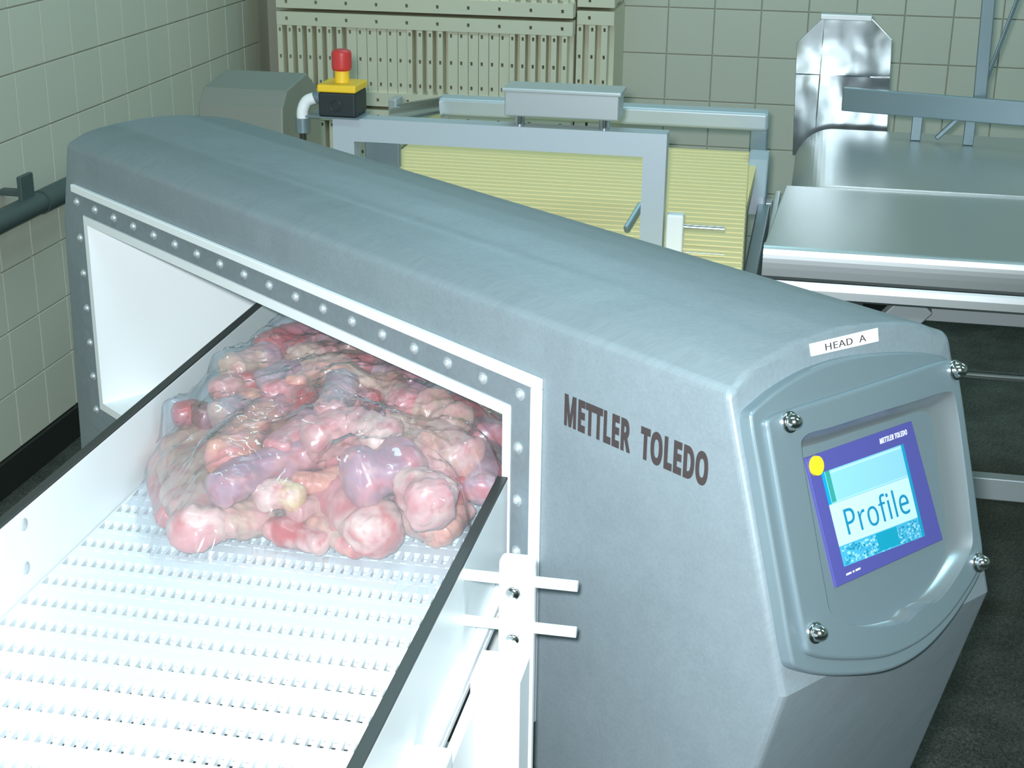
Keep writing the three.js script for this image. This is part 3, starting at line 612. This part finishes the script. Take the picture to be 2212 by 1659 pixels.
{ // grey drive cover left of the frame
  const xR = atZ(603, 250, -2.60).x;
  const prof = [[605, 305], [607, 235], [617, 196], [660, 158], [676, 180], [690, 215], [690, 310]].map(([u, v]) => atX(u, v, xR));
  const xL = atZ(432, 240, prof[1].z).x;
  const t = thing('drive_cover', 'dark grey folded sheet steel drive cover behind the detector', 'cover', [0, 0, 0]);
  const pts = prof.map(p => [-p.z, p.y]); pts[0][1] = 0.90; pts[6][1] = 0.90;
  obj('hood', new THREE.ExtrudeGeometry(shp(pts), { depth: xR - xL, bevelEnabled: true, bevelSize: 0.003, bevelThickness: 0.003, bevelOffset: -0.003, bevelSegments: 2 }).rotateY(Math.PI / 2).translate(xL, 0, 0), M.coverPaint, t);
  const zf = prof[1].z, zb = prof[5].z;
  obj('base_flange', rbx(xL - 0.01, xR, 0.885, 0.905, zb - 0.01, zf + 0.015, 0.003), M.satin, t);
  for (const x of [xL + 0.04, xR - 0.04]) obj('leg', rbx(x - 0.02, x + 0.02, 0, 0.89, (zf + zb) / 2 - 0.02, (zf + zb) / 2 + 0.02, 0.003), M.satin, t);
}
// ---------------------------------------------------------------- steel table on the right
{
  const y = 0.872, xa = -0.074, xb = 1.75, zn = -2.69, zm = -3.18, zf = -3.80;
  const t = thing('steel_table', 'low polished stainless steel work table right of the cream conveyor', 'table', [0, 0, 0]);
  const plate = (a, b, c, d, z0, z1) => new THREE.ExtrudeGeometry(shp([[a, -z0], [b, -z0], [d, -z1], [c, -z1]]), { depth: 0.012, bevelEnabled: true, bevelSize: 0.003, bevelThickness: 0.003, bevelOffset: -0.003, bevelSegments: 3 }).rotateX(-Math.PI / 2).translate(0, y - 0.015, 0);
  obj('table_top', plate(xa, xb, xa + 0.022, xb, zn, zm), M.tableTop = new THREE.MeshStandardMaterial({ color: lin(0.60, 0.63, 0.64), metalness: 1, roughness: 0.4, bumpMap: blasted, bumpScale: 0.00003 }), t);
  // rear section with its left side bent down
  const pr = [[xb, -3.185]], r = 0.09, yt = y + 0.004; const prof = [[xb, yt - 0.01], [xb, yt]];
  const xc = 0.045; for (let i = 0; i <= 14; i++) { const a = Math.PI * 0.44 * i / 14; prof.push([xc - r * Math.sin(a), yt - r + r * Math.cos(a)]); }
  for (let i = 14; i >= 0; i--) { const a = Math.PI * 0.44 * i / 14; prof.push([xc - (r - 0.006) * Math.sin(a), yt - r + (r - 0.006) * Math.cos(a)]); }
  obj('rear_top', new THREE.ExtrudeGeometry(shp(prof), { depth: zm - zf - 0.004, bevelEnabled: false }).translate(0, 0, zf), M.tableTop, t);
  const sk = [[-0.02, 0.001], [0.0, 0.001], [0.004, -0.0005], [0.0065, -0.004], [0.0080, -0.008], [0.0091, -0.013], [0.0098, -0.020], [0.0102, -0.028], [0.0104, -0.038], [0.0105, -0.052], [0.0085, -0.058], [-0.02, -0.058]].map(([dz, dy]) => [-(zn + dz), y + dy]);
  obj('front_skirt', new THREE.ExtrudeGeometry(shp(sk), { depth: xb - xa, bevelEnabled: false }).rotateY(Math.PI / 2).translate(xa, 0, 0), M.tableTop, t);
  const lp = [[-0.05, -0.060], [0.008, -0.060], [0.010, -0.064], [0.0118, -0.074], [0.0128, -0.088], [0.010, -0.092], [-0.05, -0.092]].map(([dz, dy]) => [-(zn + dz), y + dy]);
  obj('lower_lip', new THREE.ExtrudeGeometry(shp(lp), { depth: xb - xa - 0.01, bevelEnabled: false }).rotateY(Math.PI / 2).translate(xa + 0.01, 0, 0), M.tableTop, t);
  obj('side_skirt', rbx(xa + 0.002, xa + 0.014, y - 0.10, y - 0.012, zm, zn, 0.004), M.satin, t);
  const g0 = atZ(1990, 640, zn - 0.03), g1 = atZ(1900, 700, zn - 0.03);
  obj('brace', bar(V(g0.x, y - 0.09, zn - 0.03), V(g1.x - 0.10, y - 0.28, zn - 0.03), 0.03, 0.06), M.satin, t);
  const d0 = atZ(1965, 690, zn - 0.06), d1 = atZ(2170, 640, zn - 0.06);
  obj('drawer_front', new THREE.ExtrudeGeometry(shp([[d0.x, d0.y], [d0.x + 0.9, d0.y], [d0.x + 0.9, d1.y + 0.01], [d0.x + 0.045, d1.y + 0.01]]), { depth: 0.02, bevelEnabled: true, bevelSize: 0.002, bevelThickness: 0.002, bevelOffset: -0.002, bevelSegments: 1 }).translate(0, 0, zn - 0.08), M.satin, t);
  obj('latch', rbx(d1.x - 0.02, d1.x + 0.02, d1.y - 0.012, d1.y - 0.004, zn - 0.062, zn - 0.052, 0.002), M.chrome, t);
  for (const x of [0.02, xb - 0.05]) for (const z of [zn - 0.06, zf + 0.06]) obj('leg', rbx(x - 0.02, x + 0.02, 0, y - 0.06, z - 0.02, z + 0.02, 0.004), M.satin, t);
  // low tie bars between the legs, seen past the detector's end
  const s0 = atZ(2080, 808, -2.72), s1 = atZ(2150, 1058, -2.72);
  obj('tie_rod', rod(V(0.02, s0.y, -2.72), V(xb - 0.05, s0.y, -2.72), 0.008, 14), M.chrome, t);
  obj('tie_bar', rbx(0.02, xb - 0.05, s1.y - 0.022, s1.y + 0.022, -2.75, -2.72, 0.003), M.satin, t);
}
{ // upright octagonal panel
  const z = -3.84, P = (u, v) => { const p = atZ(u, v, z); return [p.x, p.y]; };
  const t = thing('splash_panel', 'upright polished steel panel with cut corners at the back of the table', 'panel', [0, 0, z]);
  const pts = [P(1713, 330), P(1722, 92), P(1778, 38), P(1882, 40), P(1926, 86), P(1914, 330)]; pts[0][1] = pts[5][1] = 0.80;
  const wav = noiseTex(256, (x, y) => { const v = 128 + 110 * noise(x / 60, y / 75, 5.5) + 30 * noise(x / 22, y / 30, 2.5); return [v, v, v]; }, false);
  wav.repeat.set(3, 3);
  obj('sheet', new THREE.ExtrudeGeometry(shp(pts), { depth: 0.004, bevelEnabled: true, bevelSize: 0.001, bevelThickness: 0.001, bevelSegments: 1 }), new THREE.MeshStandardMaterial({ color: lin(0.55, 0.60, 0.63), metalness: 0.97, roughness: 0.2, bumpMap: wav, bumpScale: 0.0045 }), t);
  const f0 = P(1772, 40), f1 = P(1884, 42);
  obj('top_flange', rbx(f0[0], f1[0], f0[1] - 0.002, f0[1] + 0.012, -0.025, 0.006, 0.002), M.satin, t);
  obj('foot', rbx(pts[0][0] + 0.02, pts[0][0] + 0.06, 0, 0.81, -0.03, 0.0, 0.003), M.satin, t);
  obj('foot', rbx(pts[5][0] - 0.06, pts[5][0] - 0.02, 0, 0.81, -0.03, 0.0, 0.003), M.satin, t);
}
{ // guide bar over the table with its stays
  const y = 0.99, a = atY(1822, 188, y), b = atY(2175, 216, y); const d = b.clone().sub(a); const e = a.clone().addScaledVector(d, 2.2);
  const t = thing('guide_bar', 'grey steel guide bar on short posts across the back of the table', 'bar', [0, 0, 0]);
  const drop = V(0, -0.028, 0);
  obj('bar', bar(a.clone().add(drop), e.clone().add(drop), 0.012, 0.056), M.steelPlain, t);
  for (const u of [1992, 2106]) { const p = a.clone().addScaledVector(d, (u - 1822) / 353); obj('post', rbx(p.x - 0.012, p.x + 0.012, 0.8765, y - 0.05, p.z - 0.02, p.z - 0.008, 0.002), M.steelPlain, t); }
  const p = a.clone().addScaledVector(d, 0.80);
  obj('strap', bar(V(p.x - 0.07, 0.885, p.z - 0.03), V(p.x - 0.005, y - 0.03, p.z - 0.02), 0.012, 0.012), M.steelPlain, t);
  const q = atZ(2118, 205, p.z - 0.02), q2 = atZ(2150, -160, p.z - 0.02);
  obj('upright', bar(V(q.x, y - 0.02, p.z - 0.02), V(q2.x, q2.y, p.z - 0.02), 0.010, 0.030), M.steelPlain, t);
  const q3 = atZ(2260, -160, p.z - 0.05);
  obj('stay', bar(V(q.x + 0.01, y + 0.03, p.z - 0.04), V(q3.x, q3.y, p.z - 0.06), 0.006, 0.010), M.steelPlain, t);
}
// ---------------------------------------------------------------- crates against the back wall
function crate(label, x, y, z, w, open, group) {
  const H = 0.298, t = thing('plastic_crate', label, 'crate', [x, y, z], 0, group);
  const n = Math.round(w / 0.0335), s = w / n;
  const rectHole = (cx, cy, a, b) => new THREE.Path([[cx - a, cy - b], [cx - a, cy + b], [cx + a, cy + b], [cx + a, cy - b]].map(p => new THREE.Vector2(...p)));
  const board = (x0, x1, y0, y1, holes, z0, z1) => { const q = shp([[x0, y0], [x1, y0], [x1, y1], [x0, y1]]); holes.forEach(h => q.holes.push(rectHole(...h))); return new THREE.ExtrudeGeometry(q, { depth: z1 - z0, bevelEnabled: false }).translate(0, 0, z0); };
  obj('panel', bx(0.004, w - 0.004, 0.005, H - 0.008, -0.30, -0.050), M.crate, t);
  const dots = []; for (let i = 1; i < n; i += 3) dots.push(i * s);
  obj('rim', board(0, w, H - 0.048, H - 0.006, dots.map(d => [d, H - 0.027, 0.0042, 0.0055]), -0.048, 0.002), M.crate, t);
  obj('rim', board(0, w, 0.002, 0.046, dots.map(d => [d, 0.022, 0.0042, 0.0055]), -0.048, 0.002), M.crate, t);
  const hs = c => [0.072, 0.15, 0.235].map(yy => [c, yy, 0.0036, 0.006]);
  const ribA = board(0, s * 0.5, 0.046, H - 0.048, hs(s * 0.25), -0.048, 0.0), ribB = board(0, s * 0.94, 0.046, H - 0.048, hs(s * 0.28), -0.048, -0.005);
  for (let i = 0; i < n; i++) obj('rib', open(i / n) ? ribA : ribB, M.crate, t).position.x = i * s;
  return t;
}
{
  const z = -4.78, a = atZ(597, 20, z), b = atZ(1238, 34, z);
  const w = b.x - a.x, top = a.y, op = f => f < 0.22 || (f > 0.42 && f < 0.56) || f > 0.78;
  crate('lower ribbed cream plastic crate in the wide stack by the corner', a.x, top - 0.60, z, w, op);
  crate('middle ribbed cream plastic crate in the wide stack by the corner', a.x, top - 0.298, z, w, op);
  crate('upper ribbed cream plastic crate in the wide stack by the corner', a.x, top + 0.004, z, w, op);
  crate('bottom ribbed cream plastic crate in the wide stack by the corner', a.x, 0, z, w, op).scale.y = (top - 0.602) / 0.298;
  const z2 = -4.84, c = atZ(1242, 10, z2), d = atZ(1322, 20, z2);
  const oq = f => true;
  crate('middle narrow cream plastic crate between wide stack and bare tiles', c.x + 0.008, d.y - 0.30, z2, d.x - c.x, oq);
  crate('upper narrow cream plastic crate between wide stack and bare tiles', c.x + 0.008, d.y + 0.002, z2, d.x - c.x, oq);
  crate('lower narrow cream plastic crate between wide stack and bare tiles', c.x + 0.008, 0, z2, d.x - c.x, oq).scale.y = (d.y - 0.302) / 0.298;
}
renderer.render(scene, camera);
